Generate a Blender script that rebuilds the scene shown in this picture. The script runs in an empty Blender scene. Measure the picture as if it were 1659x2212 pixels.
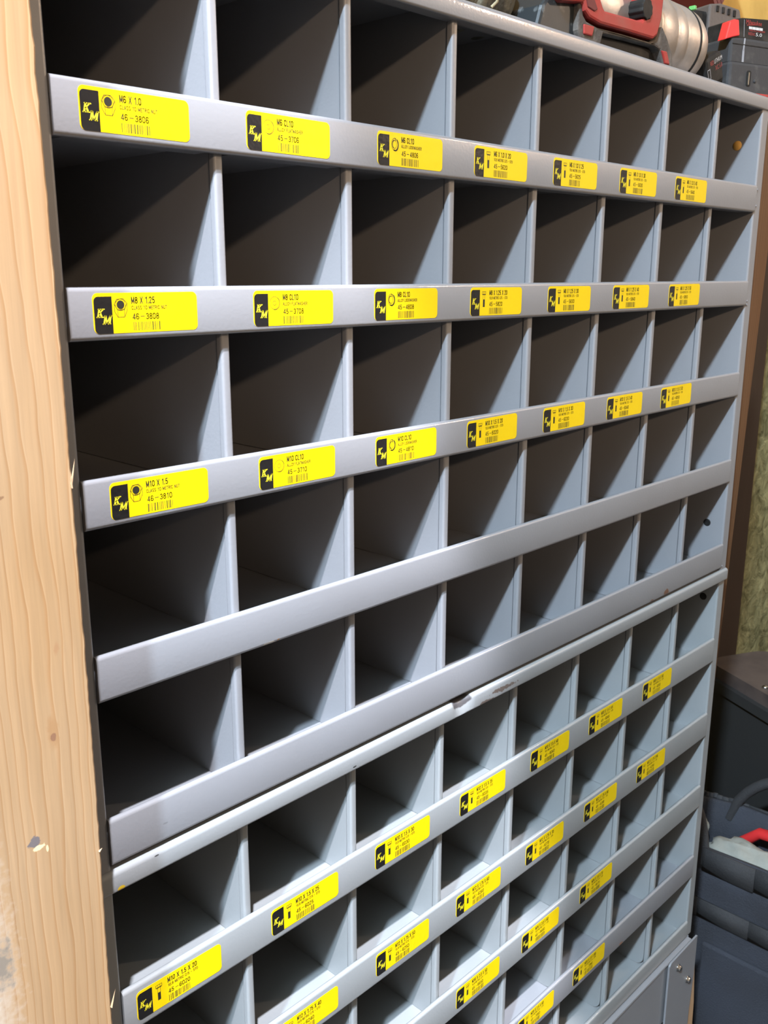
import bpy, bmesh, math, random
from mathutils import Vector, Matrix, noise
random.seed(7)
R = math.radians
C = bpy.context.scene.collection
ZO = 1.72                       # height of the cabinet datum above the floor

# ------------------------------------------------------------------ camera
cam = bpy.data.cameras.new('camera'); co = bpy.data.objects.new('camera', cam); C.objects.link(co)
cam.sensor_fit = 'VERTICAL'; cam.sensor_height = 36.0; cam.lens = 2028.7 / 2212 * 36.0
cam.clip_start = 0.01
YAW, PIT, ROL = 0.8032, -0.249, 0.0016
fw = Vector((math.sin(YAW) * math.cos(PIT), math.cos(YAW) * math.cos(PIT), math.sin(PIT)))
rt = Vector((math.cos(YAW), -math.sin(YAW), 0)); up = rt.cross(fw)
r2 = math.cos(ROL) * rt + math.sin(ROL) * up; u2 = -math.sin(ROL) * rt + math.cos(ROL) * up
co.matrix_world = Matrix(((r2.x, u2.x, -fw.x, -0.2431), (r2.y, u2.y, -fw.y, -0.4678),
                          (r2.z, u2.z, -fw.z, -0.2258 + ZO), (0, 0, 0, 1)))
cam.dof.use_dof = True; cam.dof.focus_distance = 0.74; cam.dof.aperture_fstop = 26.0
bpy.context.scene.camera = co

# ------------------------------------------------------------------ world, lamps, exposure
S = bpy.context.scene
S.view_settings.view_transform = 'Standard'; S.view_settings.look = 'None'
S.view_settings.exposure = 0.0; S.view_settings.gamma = 1.0; S.view_settings.use_curve_mapping = False
w = bpy.data.worlds.new('world'); S.world = w; w.use_nodes = True
w.node_tree.nodes['Background'].inputs[0].default_value = (1.0, 0.80, 0.61, 1)
w.node_tree.nodes['Background'].inputs[1].default_value = 0.52


def lamp(kind, name, loc, power, col, size, aim=None, spot=None, blend=0.1):
    l = bpy.data.lights.new(name, kind); l.energy = power; l.color = col; l.shadow_soft_size = size
    o = bpy.data.objects.new(name, l); C.objects.link(o); o.location = (loc[0], loc[1], loc[2] + ZO)
    if aim:
        d = Vector(aim) - Vector(loc); o.rotation_euler = d.to_track_quat('-Z', 'Y').to_euler()
    if spot: l.spot_size = spot; l.spot_blend = blend
    return o


lamp('POINT', 'cool_shop_lamp', (-2.3, -1.2, 2.12), 1650, (0.63, 0.81, 1.0), 0.08)
_b = Vector((-0.82, -1.1, 2.27)); _a = Vector((-0.78, 0.0, -0.88))
_ang = (_a - _b).angle(Vector((0.34, 0, -0.38)) - _b)
lamp('SPOT', 'ceiling_lamp_cut_cone', _b, 1950, (0.84, 0.88, 1.0), 0.03, _a, 2 * _ang, 0.10)  # cone edge is shaped to stand in for an unseen blocker's shadow
_w = Vector((-1.0, -3.9, 1.25)); _a = Vector((0.5, 0.0, 0.60)); _ang = (_a - _w).angle(Vector((0.45, 0, -0.56)) - _w)
lamp('SPOT', 'warm_far_lamp', _w, 440, (1.0, 0.72, 0.48), 0.10, _a, 2 * _ang, 0.35)  # cone narrowed to imitate shade over the lower cabinet


lamp('POINT', 'warm_side_lamp', (3.0, -1.9, 1.05), 110, (1.0, 0.80, 0.62), 0.04)


# ------------------------------------------------------------------ mesh helpers
class MB:
    """collects polygons in cabinet coordinates"""
    def __init__(s): s.v = []; s.f = []; s.sm = []; s.mi = []
    def add(s, vs, fs, smooth=False, mi=0):
        n = len(s.v); s.v += [Vector(v) for v in vs]; s.f += [[i + n for i in f] for f in fs]
        s.sm += [smooth] * len(fs); s.mi += [mi] * len(fs); return s
    def box(s, x0, x1, y0, y1, z0, z1, mi=0):
        v = [(x, y, z) for x in (x0, x1) for y in (y0, y1) for z in (z0, z1)]
        return s.add(v, [(0, 1, 3, 2), (4, 6, 7, 5), (0, 4, 5, 1), (2, 3, 7, 6), (0, 2, 6, 4), (1, 5, 7, 3)], mi=mi)
    def prism(s, pts, a, b, axis='x', smooth=False, mi=0):
        """closed 2-D outline pts swept from a to b along the axis"""
        def P(p, t): return (t, p[0], p[1]) if axis == 'x' else ((p[0], t, p[1]) if axis == 'y' else (p[0], p[1], t))
        n = len(pts)
        k = len(s.v); s.v += [Vector(P(p, a)) for p in pts] + [Vector(P(p, b)) for p in pts]
        for i in range(n):
            j = (i + 1) % n; s.f.append([k + i, k + j, k + n + j, k + n + i]); s.sm.append(smooth); s.mi.append(mi)
        s.f.append([k + i for i in range(n)][::-1]); s.f.append([k + n + i for i in range(n)])
        s.sm += [False, False]; s.mi += [mi, mi]
        return s
    def tube(s, pts, rad, n=10, mi=0, caps=True):
        pts = [Vector(p) for p in pts]; rings = []
        if not isinstance(rad, (list, tuple)): rad = [rad] * len(pts)
        t0 = (pts[1] - pts[0]).normalized(); a = t0.orthogonal().normalized()
        for i, p in enumerate(pts):
            t = (pts[min(i + 1, len(pts) - 1)] - pts[max(i - 1, 0)]).normalized()
            a = (a - t * a.dot(t)).normalized(); b = t.cross(a)
            rings.append([p + rad[i] * (math.cos(q) * a + math.sin(q) * b) for q in [2 * math.pi * k / n for k in range(n)]])
        vs = [v for r in rings for v in r]; fs = []
        for i in range(len(pts) - 1):
            for k in range(n):
                m = (k + 1) % n; fs.append((i * n + k, i * n + m, (i + 1) * n + m, (i + 1) * n + k))
        s.add(vs, fs, True, mi)
        if caps:
            s.add(rings[0], [tuple(range(n))[::-1]], mi=mi); s.add(rings[-1], [tuple(range(n))], mi=mi)
        return s
    def lathe(s, prof, org, ax, n=40, mi=0):
        """prof = [(t along axis, radius)]"""
        ax = Vector(ax).normalized(); a = ax.orthogonal().normalized(); b = ax.cross(a); org = Vector(org)
        vs = []
        for t, r in prof:
            for k in range(n):
                q = 2 * math.pi * k / n; vs.append(org + ax * t + r * (math.cos(q) * a + math.sin(q) * b))
        fs = [(i * n + k, i * n + (k + 1) % n, (i + 1) * n + (k + 1) % n, (i + 1) * n + k)
              for i in range(len(prof) - 1) for k in range(n)]
        s.add(vs, fs, True, mi)
        if prof[0][1] > 1e-5: s.add(vs[:n], [tuple(range(n))[::-1]], mi=mi)
        if prof[-1][1] > 1e-5: s.add(vs[-n:], [tuple(range(n))], mi=mi)
        return s
    def xf(s, M):
        s.v = [M @ v for v in s.v]; return s


ORG = {}


def empty(name, loc):
    o = bpy.data.objects.new(name, None); C.objects.link(o)
    o.location = (loc[0], loc[1], loc[2] + ZO); o.empty_display_size = 0.05
    ORG[o.name] = Vector(loc); return o


def obj(name, mb, mats, parent=None, org=None, bevel=0, fix=True):
    if not isinstance(mats, (list, tuple)): mats = [mats]
    if org is None:
        lo = Vector((min(v[i] for v in mb.v) for i in range(3))); hi = Vector((max(v[i] for v in mb.v) for i in range(3)))
        org = Vector(((lo.x + hi.x) / 2, (lo.y + hi.y) / 2, lo.z))
    org = Vector(org); po = ORG[parent.name] if parent else Vector((0, 0, -ZO))
    me = bpy.data.meshes.new(name); me.from_pydata([v - org for v in mb.v], [], mb.f)
    for m in mats: me.materials.append(m)
    for p, sm, mi in zip(me.polygons, mb.sm, mb.mi): p.use_smooth = sm; p.material_index = mi
    if fix:
        bm = bmesh.new(); bm.from_mesh(me); bmesh.ops.recalc_face_normals(bm, faces=bm.faces); bm.to_mesh(me); bm.free()
    me.update()
    o = bpy.data.objects.new(name, me); C.objects.link(o); o.parent = parent; o.location = org - po
    ORG[o.name] = org
    if bevel:
        b = o.modifiers.new('bevel', 'BEVEL'); b.width = bevel; b.segments = 2; b.limit_method = 'ANGLE'; b.angle_limit = R(40)
    return o


def tag(o, label=None, cat=None, group=None, kind=None):
    if label: o['label'] = label
    if cat: o['category'] = cat
    if group: o['group'] = group
    if kind: o['kind'] = kind
    return o


def arc(cx, cy, r, a0, a1, n=4):
    return [(cx + r * math.cos(R(a0 + (a1 - a0) * i / n)), cy + r * math.sin(R(a0 + (a1 - a0) * i / n))) for i in range(n + 1)]


# ------------------------------------------------------------------ materials
KA = 0.66      # overall reflectance scale, all surface colours below are relative to it


def sk(c, m=0.0): return tuple(v * (KA if m < 0.5 else 0.85) for v in c)


def mat(name, col, rough=0.5, metal=0.0, bump=None, var=None, coat=0.0, spec=0.5):
    """bump = (scale, strength, detail); var = (scale, colour2, lo, hi)"""
    col = sk(col, metal)
    if var: var = (var[0], sk(var[1], metal), var[2], var[3])
    m = bpy.data.materials.new(name); m.use_nodes = True; nt = m.node_tree; b = nt.nodes['Principled BSDF']
    b.inputs['Base Color'].default_value = (*col, 1); b.inputs['Roughness'].default_value = rough
    b.inputs['Metallic'].default_value = metal; b.inputs['Coat Weight'].default_value = coat
    b.inputs['Specular IOR Level'].default_value = spec; b.inputs['Coat Roughness'].default_value = 0.06
    tc = nt.nodes.new('ShaderNodeNewGeometry')
    if bump:
        n = nt.nodes.new('ShaderNodeTexNoise'); n.inputs['Scale'].default_value = bump[0]; n.inputs['Detail'].default_value = bump[2]
        nt.links.new(tc.outputs['Position'], n.inputs['Vector'])
        bp = nt.nodes.new('ShaderNodeBump'); bp.inputs['Strength'].default_value = bump[1]; bp.inputs['Distance'].default_value = 0.002
        nt.links.new(n.outputs['Fac'], bp.inputs['Height']); nt.links.new(bp.outputs['Normal'], b.inputs['Normal'])
        if coat: nt.links.new(bp.outputs['Normal'], b.inputs['Coat Normal'])
    if var:
        n = nt.nodes.new('ShaderNodeTexNoise'); n.inputs['Scale'].default_value = var[0]; n.inputs['Detail'].default_value = 6
        nt.links.new(tc.outputs['Position'], n.inputs['Vector'])
        mr = nt.nodes.new('ShaderNodeMapRange'); mr.inputs[1].default_value = var[2]; mr.inputs[2].default_value = var[3]
        mx = nt.nodes.new('ShaderNodeMix'); mx.data_type = 'RGBA'
        mx.inputs[6].default_value = (*col, 1); mx.inputs[7].default_value = (*var[1], 1)
        nt.links.new(n.outputs['Fac'], mr.inputs[0]); nt.links.new(mr.outputs[0], mx.inputs[0])
        nt.links.new(mx.outputs[2], b.inputs['Base Color'])
    return m


def spots(m, lst):
    """small stains / chips of their own shape: lst = [(centre, (rx,ry,rz), colour, roughness of outline)] in cabinet coords"""
    nt = m.node_tree; b = nt.nodes['Principled BSDF']; g = nt.nodes.new('ShaderNodeNewGeometry')
    ns = nt.nodes.new('ShaderNodeTexNoise'); ns.inputs['Scale'].default_value = 260; ns.inputs['Detail'].default_value = 3
    nt.links.new(g.outputs['Position'], ns.inputs['Vector'])
    for c, rr, col, am, *so in lst:
        col = sk(col); so = so[0] if so else 0.08
        s = nt.nodes.new('ShaderNodeVectorMath'); s.operation = 'SUBTRACT'; s.inputs[1].default_value = (c[0], c[1], c[2] + ZO)
        d = nt.nodes.new('ShaderNodeVectorMath'); d.operation = 'DIVIDE'; d.inputs[1].default_value = rr
        ln = nt.nodes.new('ShaderNodeVectorMath'); ln.operation = 'LENGTH'
        nt.links.new(g.outputs['Position'], s.inputs[0]); nt.links.new(s.outputs[0], d.inputs[0]); nt.links.new(d.outputs[0], ln.inputs[0])
        ad = nt.nodes.new('ShaderNodeMath'); ad.operation = 'MULTIPLY_ADD'; ad.inputs[1].default_value = am
        nt.links.new(ns.outputs['Fac'], ad.inputs[0]); nt.links.new(ln.outputs['Value'], ad.inputs[2])
        mr = nt.nodes.new('ShaderNodeMapRange'); e = 1 + am * 0.5
        mr.inputs[1].default_value = e + so; mr.inputs[2].default_value = e - so
        nt.links.new(ad.outputs[0], mr.inputs[0])
        mx = nt.nodes.new('ShaderNodeMix'); mx.data_type = 'RGBA'; mx.inputs[7].default_value = (*col, 1)
        src = b.inputs['Base Color'].links[0].from_socket if b.inputs['Base Color'].links else None
        if src: nt.links.new(src, mx.inputs[6])
        else: mx.inputs[6].default_value = b.inputs['Base Color'].default_value
        nt.links.new(mr.outputs[0], mx.inputs[0]); nt.links.new(mx.outputs[2], b.inputs['Base Color'])
    return m


PAINT = (0.275, 0.275, 0.285); PAINT2 = (0.32, 0.325, 0.322)
M = {}
M['paint'] = mat('grey_enamel', PAINT, 0.42, bump=(420, 0.05, 2), coat=0.35, var=(9, (0.255, 0.25, 0.255), 0.35, 0.75), spec=0.5)
M['paint_low'] = mat('grey_enamel_pale', PAINT2, 0.44, bump=(420, 0.05, 2), coat=0.35, var=(9, (0.285, 0.295, 0.29), 0.35, 0.75))
M['rail_low'] = mat('grey_enamel_chipped', PAINT2, 0.42, bump=(420, 0.05, 2), coat=0.35)
spots(M['rail_low'], [((0.3385, 0, -0.5830), (0.0125, 0.02, 0.0055), (0.085, 0.078, 0.080), 0.3),
                      ((0.395, -0.002, -0.589), (0.016, 0.02, 0.002), (0.16, 0.12, 0.10), 3.0),
                      ((0.372, -0.002, -0.594), (0.010, 0.02, 0.0015), (0.16, 0.12, 0.10), 2.5),
                      ((0.0335, -0.002, -0.5835), (0.002, 0.01, 0.0008), (0.05, 0.05, 0.05), 1.5),
                      ((0.2085, -0.002, -0.592), (0.0016, 0.01, 0.0007), (0.05, 0.05, 0.05), 1.5),
                      ((0.0075, -0.002, -0.5935), (0.0026, 0.01, 0.0018), (0.75, 0.48, 0.02), 0.5)])
M['lip_chipped'] = mat('grey_enamel_rusted', PAINT, 0.42, bump=(420, 0.05, 2), coat=0.35, var=(9, (0.255, 0.25, 0.255), 0.35, 0.75))
spots(M['lip_chipped'], [((0.700, 0, -0.5735), (0.0065, 0.01, 0.0035), (0.20, 0.09, 0.05), 1.2),
                         ((0.668, 0, -0.576), (0.004, 0.01, 0.0018), (0.20, 0.10, 0.06), 1.5),
                         ((0.130, 0, -0.469), (0.006, 0.004, 0.0014), (0.55, 0.50, 0.42), 1.8),
                         ((0.1385, 0, -0.4685), (0.0015, 0.004, 0.0012), (0.35, 0.18, 0.08), 1.2),
                         ((0.042, 0, -0.565), (0.0022, 0.01, 0.0006), (0.2, 0.2, 0.2), 1.5),
                         ((0.655, 0, -1.010), (0.004, 0.01, 0.002), (0.35, 0.16, 0.09), 1.2),
                         ] + [((x_, 0, -0.5775), (0.003, 0.01, 0.0012), (0.10, 0.08, 0.07), 2.0) for x_ in (0.075, 0.16, 0.205, 0.235, 0.262)])
M['yellow'] = mat('yellow_vinyl', (0.95, 0.66, 0.002), 0.36, bump=(160, 0.05, 1), spec=0.35)
M['black'] = mat('black_print', (0.012, 0.011, 0.011), 0.28, bump=(130, 0.22, 2))
M['ink'] = mat('ink', (0.022, 0.020, 0.012), 0.5)
M['logo_ink'] = mat('yellow_ink', (0.95, 0.80, 0.03), 0.5)
M['dark_rubber'] = mat('black_rubber', (0.016, 0.015, 0.014), 0.62, bump=(300, 0.1, 3), spec=0.15, var=(60, (0.05, 0.045, 0.04), 0.5, 0.8))
M['grey_rubber'] = mat('dusty_grey_rubber', (0.095, 0.082, 0.072), 0.8, spec=0.2, bump=(300, 0.4, 4), var=(70, (0.20, 0.175, 0.15), 0.4, 0.75))
M['red'] = mat('dusty_red_plastic', (0.40, 0.035, 0.028), 0.6, bump=(250, 0.10, 3), var=(45, (0.32, 0.075, 0.06), 0.45, 0.8), spec=0.3)
M['red_bright'] = mat('bright_red_plastic', (0.75, 0.035, 0.035), 0.4)
M['silver'] = mat('brushed_silver', (0.55, 0.50, 0.46), 0.46, metal=0.8, bump=(200, 0.12, 4), var=(35, (0.34, 0.30, 0.27), 0.4, 0.8))
M['charcoal'] = mat('charcoal_plastic', (0.040, 0.040, 0.042), 0.65, bump=(300, 0.1, 3), spec=0.3, var=(80, (0.09, 0.085, 0.08), 0.55, 0.8))
M['smoke'] = mat('scratched_black_plastic', (0.020, 0.024, 0.026), 0.5, bump=(60, 0.12, 3), spec=0.35, var=(90, (0.16, 0.17, 0.17), 0.62, 0.75))
M['brown_plastic'] = mat('brown_grey_plastic', (0.10, 0.08, 0.07), 0.6, bump=(250, 0.2, 3))
M['white_ink'] = mat('white_ink', (0.6, 0.6, 0.6), 0.5)
M['red_ink'] = mat('red_ink', (0.35, 0.015, 0.02), 0.5)
M['grey_tape'] = mat('pale_grey_mark', (0.30, 0.31, 0.34), 0.6)
M['olive'] = mat('grimy_olive_rubber', (0.20, 0.185, 0.13), 0.7, bump=(120, 0.8, 5), var=(55, (0.05, 0.045, 0.03), 0.45, 0.62))
M['steel'] = mat('bright_steel', (0.75, 0.74, 0.72), 0.12, metal=1.0)
M['tote'] = mat('black_tote_plastic', (0.040, 0.038, 0.036), 0.45, bump=(60, 0.2, 3))
M['tote_lid'] = mat('brown_grey_tote_lid', (0.12, 0.085, 0.07), 0.5, bump=(60, 0.3, 3), var=(20, (0.07, 0.05, 0.045), 0.4, 0.7))
M['fabric'] = mat('slate_canvas', (0.040, 0.042, 0.054), 0.9, bump=(380, 0.6, 4), var=(10, (0.030, 0.030, 0.036), 0.35, 0.65))
M['strap'] = mat('dark_webbing', (0.040, 0.037, 0.037), 0.85, bump=(500, 0.5, 3))
M['rag'] = mat('off_white_cloth', (0.34, 0.33, 0.28), 0.9, bump=(90, 0.8, 4))
M['dark_red'] = mat('dark_red_ribbed', (0.13, 0.006, 0.012), 0.55)
M['screw'] = mat('zinc', (0.6, 0.58, 0.52), 0.3, metal=1.0)


def wood(name, base, dark, light, scale=1.0):
    base, dark, light = sk(base), sk(dark), sk(light)
    m = bpy.data.materials.new(name); m.use_nodes = True; nt = m.node_tree; N = nt.nodes; L = nt.links
    b = N['Principled BSDF']; b.inputs['Roughness'].default_value = 0.62; b.inputs['Specular IOR Level'].default_value = 0.25
    g = N.new('ShaderNodeNewGeometry')
    mp = N.new('ShaderNodeMapping'); mp.inputs['Scale'].default_value = (1, 1, 0.055)
    L.new(g.outputs['Position'], mp.inputs['Vector'])
    n1 = N.new('ShaderNodeTexNoise'); n1.inputs['Scale'].default_value = 16 * scale; n1.inputs['Detail'].default_value = 2.0
    L.new(mp.outputs[0], n1.inputs['Vector'])
    n4 = N.new('ShaderNodeTexNoise'); n4.inputs['Scale'].default_value = 11 * scale; n4.inputs['Detail'].default_value = 2.5
    mp4 = N.new('ShaderNodeMapping'); mp4.inputs['Scale'].default_value = (1, 1, 0.9); L.new(g.outputs['Position'], mp4.inputs['Vector'])
    L.new(mp4.outputs[0], n4.inputs['Vector'])
    sx = N.new('ShaderNodeSeparateXYZ'); L.new(g.outputs['Position'], sx.inputs[0])
    a1 = N.new('ShaderNodeMath'); a1.operation = 'MULTIPLY_ADD'; a1.inputs[1].default_value = 0.040 / scale
    L.new(n1.outputs['Fac'], a1.inputs[0]); L.new(sx.outputs['X'], a1.inputs[2])
    a2 = N.new('ShaderNodeMath'); a2.operation = 'MULTIPLY_ADD'; a2.inputs[1].default_value = 0.010 / scale
    L.new(n4.outputs['Fac'], a2.inputs[0]); L.new(a1.outputs[0], a2.inputs[2])
    fr = N.new('ShaderNodeMath'); fr.operation = 'MULTIPLY'; fr.inputs[1].default_value = 175 * scale
    L.new(a2.outputs[0], fr.inputs[0])
    fc = N.new('ShaderNodeMath'); fc.operation = 'FRACT'; L.new(fr.outputs[0], fc.inputs[0])
    cr = N.new('ShaderNodeValToRGB'); e = cr.color_ramp.elements
    e[0].position = 0.0; e[0].color = (*base, 1); e[1].position = 1.0; e[1].color = (*base, 1)
    k = cr.color_ramp.elements.new(0.70); k.color = (*[v * 0.93 for v in base], 1)
    k = cr.color_ramp.elements.new(0.90); k.color = (*dark, 1)
    k = cr.color_ramp.elements.new(0.955); k.color = (*light, 1)
    L.new(fc.outputs[0], cr.inputs[0])
    mp2 = N.new('ShaderNodeMapping'); mp2.inputs['Scale'].default_value = (1, 1, 0.03); L.new(g.outputs['Position'], mp2.inputs['Vector'])
    n2 = N.new('ShaderNodeTexNoise'); n2.inputs['Scale'].default_value = 420; n2.inputs['Detail'].default_value = 3
    L.new(mp2.outputs[0], n2.inputs['Vector'])
    mx = N.new('ShaderNodeMix'); mx.data_type = 'RGBA'; mx.blend_type = 'MULTIPLY'; mx.inputs[0].default_value = 1
    mr = N.new('ShaderNodeMapRange'); mr.inputs[1].default_value = 0.3; mr.inputs[2].default_value = 0.7; mr.inputs[3].default_value = 0.90; mr.inputs[4].default_value = 1.05
    L.new(n2.outputs['Fac'], mr.inputs[0]); L.new(cr.outputs[0], mx.inputs[6]); L.new(mr.outputs[0], mx.inputs[7])
    n3 = N.new('ShaderNodeTexNoise'); n3.inputs['Scale'].default_value = 9; n3.inputs['Detail'].default_value = 3
    mp3 = N.new('ShaderNodeMapping'); mp3.inputs['Scale'].default_value = (1, 1, 0.4); L.new(g.outputs['Position'], mp3.inputs['Vector'])
    L.new(mp3.outputs[0], n3.inputs['Vector'])
    mr3 = N.new('ShaderNodeMapRange'); mr3.inputs[1].default_value = 0.35; mr3.inputs[2].default_value = 0.65
    L.new(n3.outputs['Fac'], mr3.inputs[0])
    mx3 = N.new('ShaderNodeMix'); mx3.data_type = 'RGBA'; mx3.blend_type = 'MULTIPLY'
    mx3.inputs[7].default_value = (0.90, 0.82, 0.70, 1)
    L.new(mr3.outputs[0], mx3.inputs[0]); L.new(mx.outputs[2], mx3.inputs[6])
    L.new(mx3.outputs[2], b.inputs['Base Color'])
    bp = N.new('ShaderNodeBump'); bp.inputs['Strength'].default_value = 0.25; bp.inputs['Distance'].default_value = 0.001
    L.new(mr.outputs[0], bp.inputs['Height']); L.new(bp.outputs[0], b.inputs['Normal'])
    return m


M['stud'] = wood('fir_lumber', (0.47, 0.305, 0.168), (0.40, 0.225, 0.105), (0.51, 0.350, 0.205))
spots(M['stud'], [((-0.0553, -0.03, -0.5185), (0.0034, 0.02, 0.0032), (0.17, 0.14, 0.135), 1.6),
                  ((-0.0535, -0.03, -0.5226), (0.0034, 0.02, 0.0017), (0.88, 0.68, 0.36), 2.6),
                  ((-0.0490, -0.03, -0.5250), (0.0007, 0.02, 0.0022), (0.80, 0.62, 0.34), 1.5),
                  ((-0.0400, -0.03, -0.4605), (0.0026, 0.02, 0.0090), (0.38, 0.21, 0.095), 1.4, 0.4),
                  ((-0.0400, -0.03, -0.4630), (0.0013, 0.02, 0.0026), (0.26, 0.13, 0.07), 1.8),
                  ((-0.0340, -0.03, -0.4150), (0.0014, 0.02, 0.0036), (0.38, 0.21, 0.10), 2.0, 0.4),
                  ((-0.0560, -0.03, -0.3310), (0.0026, 0.02, 0.0010), (0.26, 0.14, 0.07), 1.8),
                  ((-0.0880, -0.03, -0.5900), (0.0100, 0.02, 0.0600), (0.56, 0.45, 0.34), 2.5, 0.9),
                  ((-0.0800, -0.03, -0.5800), (0.0050, 0.02, 0.0120), (0.26, 0.21, 0.16), 3.5, 0.5)])
M['post'] = wood('stained_brown_lumber', (0.17, 0.085, 0.036), (0.08, 0.036, 0.014), (0.24, 0.125, 0.055))
M['board'] = wood('plywood_offcut', (0.62, 0.42, 0.26), (0.48, 0.30, 0.17), (0.66, 0.47, 0.30))


# ------------------------------------------------------------------ setting
def struct(o): o['kind'] = 'structure'; return o


def insulation():
    m = bpy.data.materials.new('glass_wool'); m.use_nodes = True; nt = m.node_tree; N = nt.nodes; L = nt.links
    b = N['Principled BSDF']; b.inputs['Roughness'].default_value = 0.95; b.inputs['Specular IOR Level'].default_value = 0.1
    g = N.new('ShaderNodeNewGeometry')
    n = N.new('ShaderNodeTexNoise'); n.inputs['Scale'].default_value = 26; n.inputs['Detail'].default_value = 8; n.inputs['Roughness'].default_value = 0.65
    n.inputs['Distortion'].default_value = 0.8
    L.new(g.outputs['Position'], n.inputs['Vector'])
    cr = N.new('ShaderNodeValToRGB'); e = cr.color_ramp.elements
    e[0].position = 0.30; e[0].color = (0.075, 0.068, 0.028, 1); e[1].position = 0.68; e[1].color = (0.37, 0.34, 0.17, 1)
    L.new(n.outputs['Fac'], cr.inputs[0]); L.new(cr.outputs[0], b.inputs['Base Color'])
    bp = N.new('ShaderNodeBump'); bp.inputs['Strength'].default_value = 0.9; bp.inputs['Distance'].default_value = 0.02
    L.new(n.outputs['Fac'], bp.inputs['Height']); L.new(bp.outputs[0], b.inputs['Normal'])
    return m


M['wool'] = insulation()
M['concrete'] = mat('concrete', (0.055, 0.05, 0.045), 0.8, bump=(30, 0.3, 6), var=(6, (0.035, 0.032, 0.03), 0.3, 0.7))
M['ceiling'] = mat('bare_ceiling_board', (0.45, 0.40, 0.34), 0.8)
obj_floor = struct(obj('floor', MB().box(-4.5, 3.3, -6.0, 0.50, -ZO - 0.05, -ZO), M['concrete']))
struct(obj('wall_back', MB().box(-4.5, 3.3, 0.40, 0.50, -ZO, 2.7), M['wool']))
struct(obj('ceiling', MB().box(-4.5, 3.3, -6.0, 0.50, 2.7, 2.78), M['ceiling']))
M['drywall'] = mat('dull_tan_board', (0.55, 0.41, 0.30), 0.8, var=(3, (0.45, 0.33, 0.24), 0.3, 0.7))
struct(obj('wall_right', MB().box(3.2, 3.3, -6.0, 0.50, -ZO, 2.7), M['drywall']))

# lumber stud left of the cabinet, standing 30 mm proud of it
st = MB()
xe = [(-ZO, -0.0206), (-0.65, -0.0201), (-0.49, -0.0179), (-0.27, -0.0175), (-0.10, -0.0186), (2.7, -0.0186)]
zs = [-ZO] + [-0.75 + 0.004 * i for i in range(190)] + [2.7]
vs = []
for z in zs:
    for (a, xa), (b2, xb) in zip(xe, xe[1:]):
        if a <= z <= b2: x = xa + (xb - xa) * (z - a) / (b2 - a); break
    x += 0.0005 * noise.noise(Vector((0, 3, z * 90))) + 0.0004 * noise.noise(Vector((0, 9, z * 330)))
    vs += [(-0.108, 0.059, z), (-0.108, -0.0285, z), (-0.1065, -0.030, z), (x - 0.0010, -0.030, z), (x, -0.0292, z), (x, 0.059, z)]
fs = []
for i in range(len(zs) - 1):
    for k in range(6):
        m_ = (k + 1) % 6; fs.append((i * 6 + k, i * 6 + m_, i * 6 + 6 + m_, i * 6 + 6 + k))
fs += [tuple(range(6)), tuple(range(len(vs) - 6, len(vs)))]
stud = empty('lumber_upright', (-0.055, 0.03, -ZO))
tag(stud, 'pale new fir upright against the left side of the grey bin cabinets', 'lumber')
obj('lumber', MB().add(vs, fs), M['stud'], stud)
for z0, ln, dx, ww in [(-0.330, 0.015, 0.0014, 0.0010), (-0.332, 0.011, -0.0016, 0.0007), (-0.645, 0.014, 0.0020, 0.0010), (-0.541, 0.003, 0.0011, 0.0004)]:
    x0 = -0.0178 if z0 > -0.5 else -0.0198
    sp = MB().add([(x0 - ww, -0.0298, z0), (x0, -0.0298, z0 + ww), (x0 - ww * 0.5, -0.0313, z0), (x0 + dx, -0.0322, z0 + ln * 0.9)],
                  [(0, 1, 3), (1, 2, 3), (2, 0, 3), (0, 2, 1)])
    tag(obj('splinter', sp, M['board'], stud), 'thin pale splinter lifting from the edge')

# ------------------------------------------------------------------ bin cabinets
P = 0.105; DEPTH = 0.30; WL, WR = -0.0105, 0.857


F0 = 0.0066        # the shelf sheet lies this far above the lower edge of its lip


def lip_profile(T, B, y0=0.0, r=0.0026, t=0.0012, hem=0.0050, back=DEPTH):
    p = [(back, B + F0 - t), (y0 + 0.0045, B + F0 - t), (y0 + 0.0045, B)] + arc(y0 + r, B + r, r, 270, 180, 4) + arc(y0 + hem / 2, T - hem / 2, hem / 2, 180, 0, 6)
    p += [(y0 + hem, T - 0.007), (y0 + 0.0024, T - 0.009), (y0 + 0.0024, B + F0 + 0.001), (y0 + 0.0034, B + F0), (back, B + F0)]
    return p


def divider(z0, z1, j):
    """rolled front edge and a thin sheet behind it, with a rounded lower front corner"""
    X = -0.2431 + (j * P + 0.2431) * 1.0088
    hem = MB(); h = [(X - 0.0032, 0.0105)] + arc(X - 0.0032 + 0.0018, 0.0056 + 0.0018, 0.0018, 180, 270, 4) + \
        arc(X + 0.0032 - 0.0018, 0.0056 + 0.0018, 0.0018, 270, 360, 4) + [(X + 0.0032, 0.0105), (X + 0.0016, 0.0120), (X - 0.0020, 0.0120)]
    hem.prism(h, z0 + 0.006, z1, 'z', smooth=True)
    pl = [(0.0120, z1)] + [(0.0120, z0 + 0.014)] + arc(0.0240, z0 + 0.0125, 0.012, 180, 270, 5)[1:] + [(DEPTH, z0 + 0.0005), (DEPTH, z1)]
    hem.prism(pl, X - 0.0025, X - 0.0013, 'x')
    return hem


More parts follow.
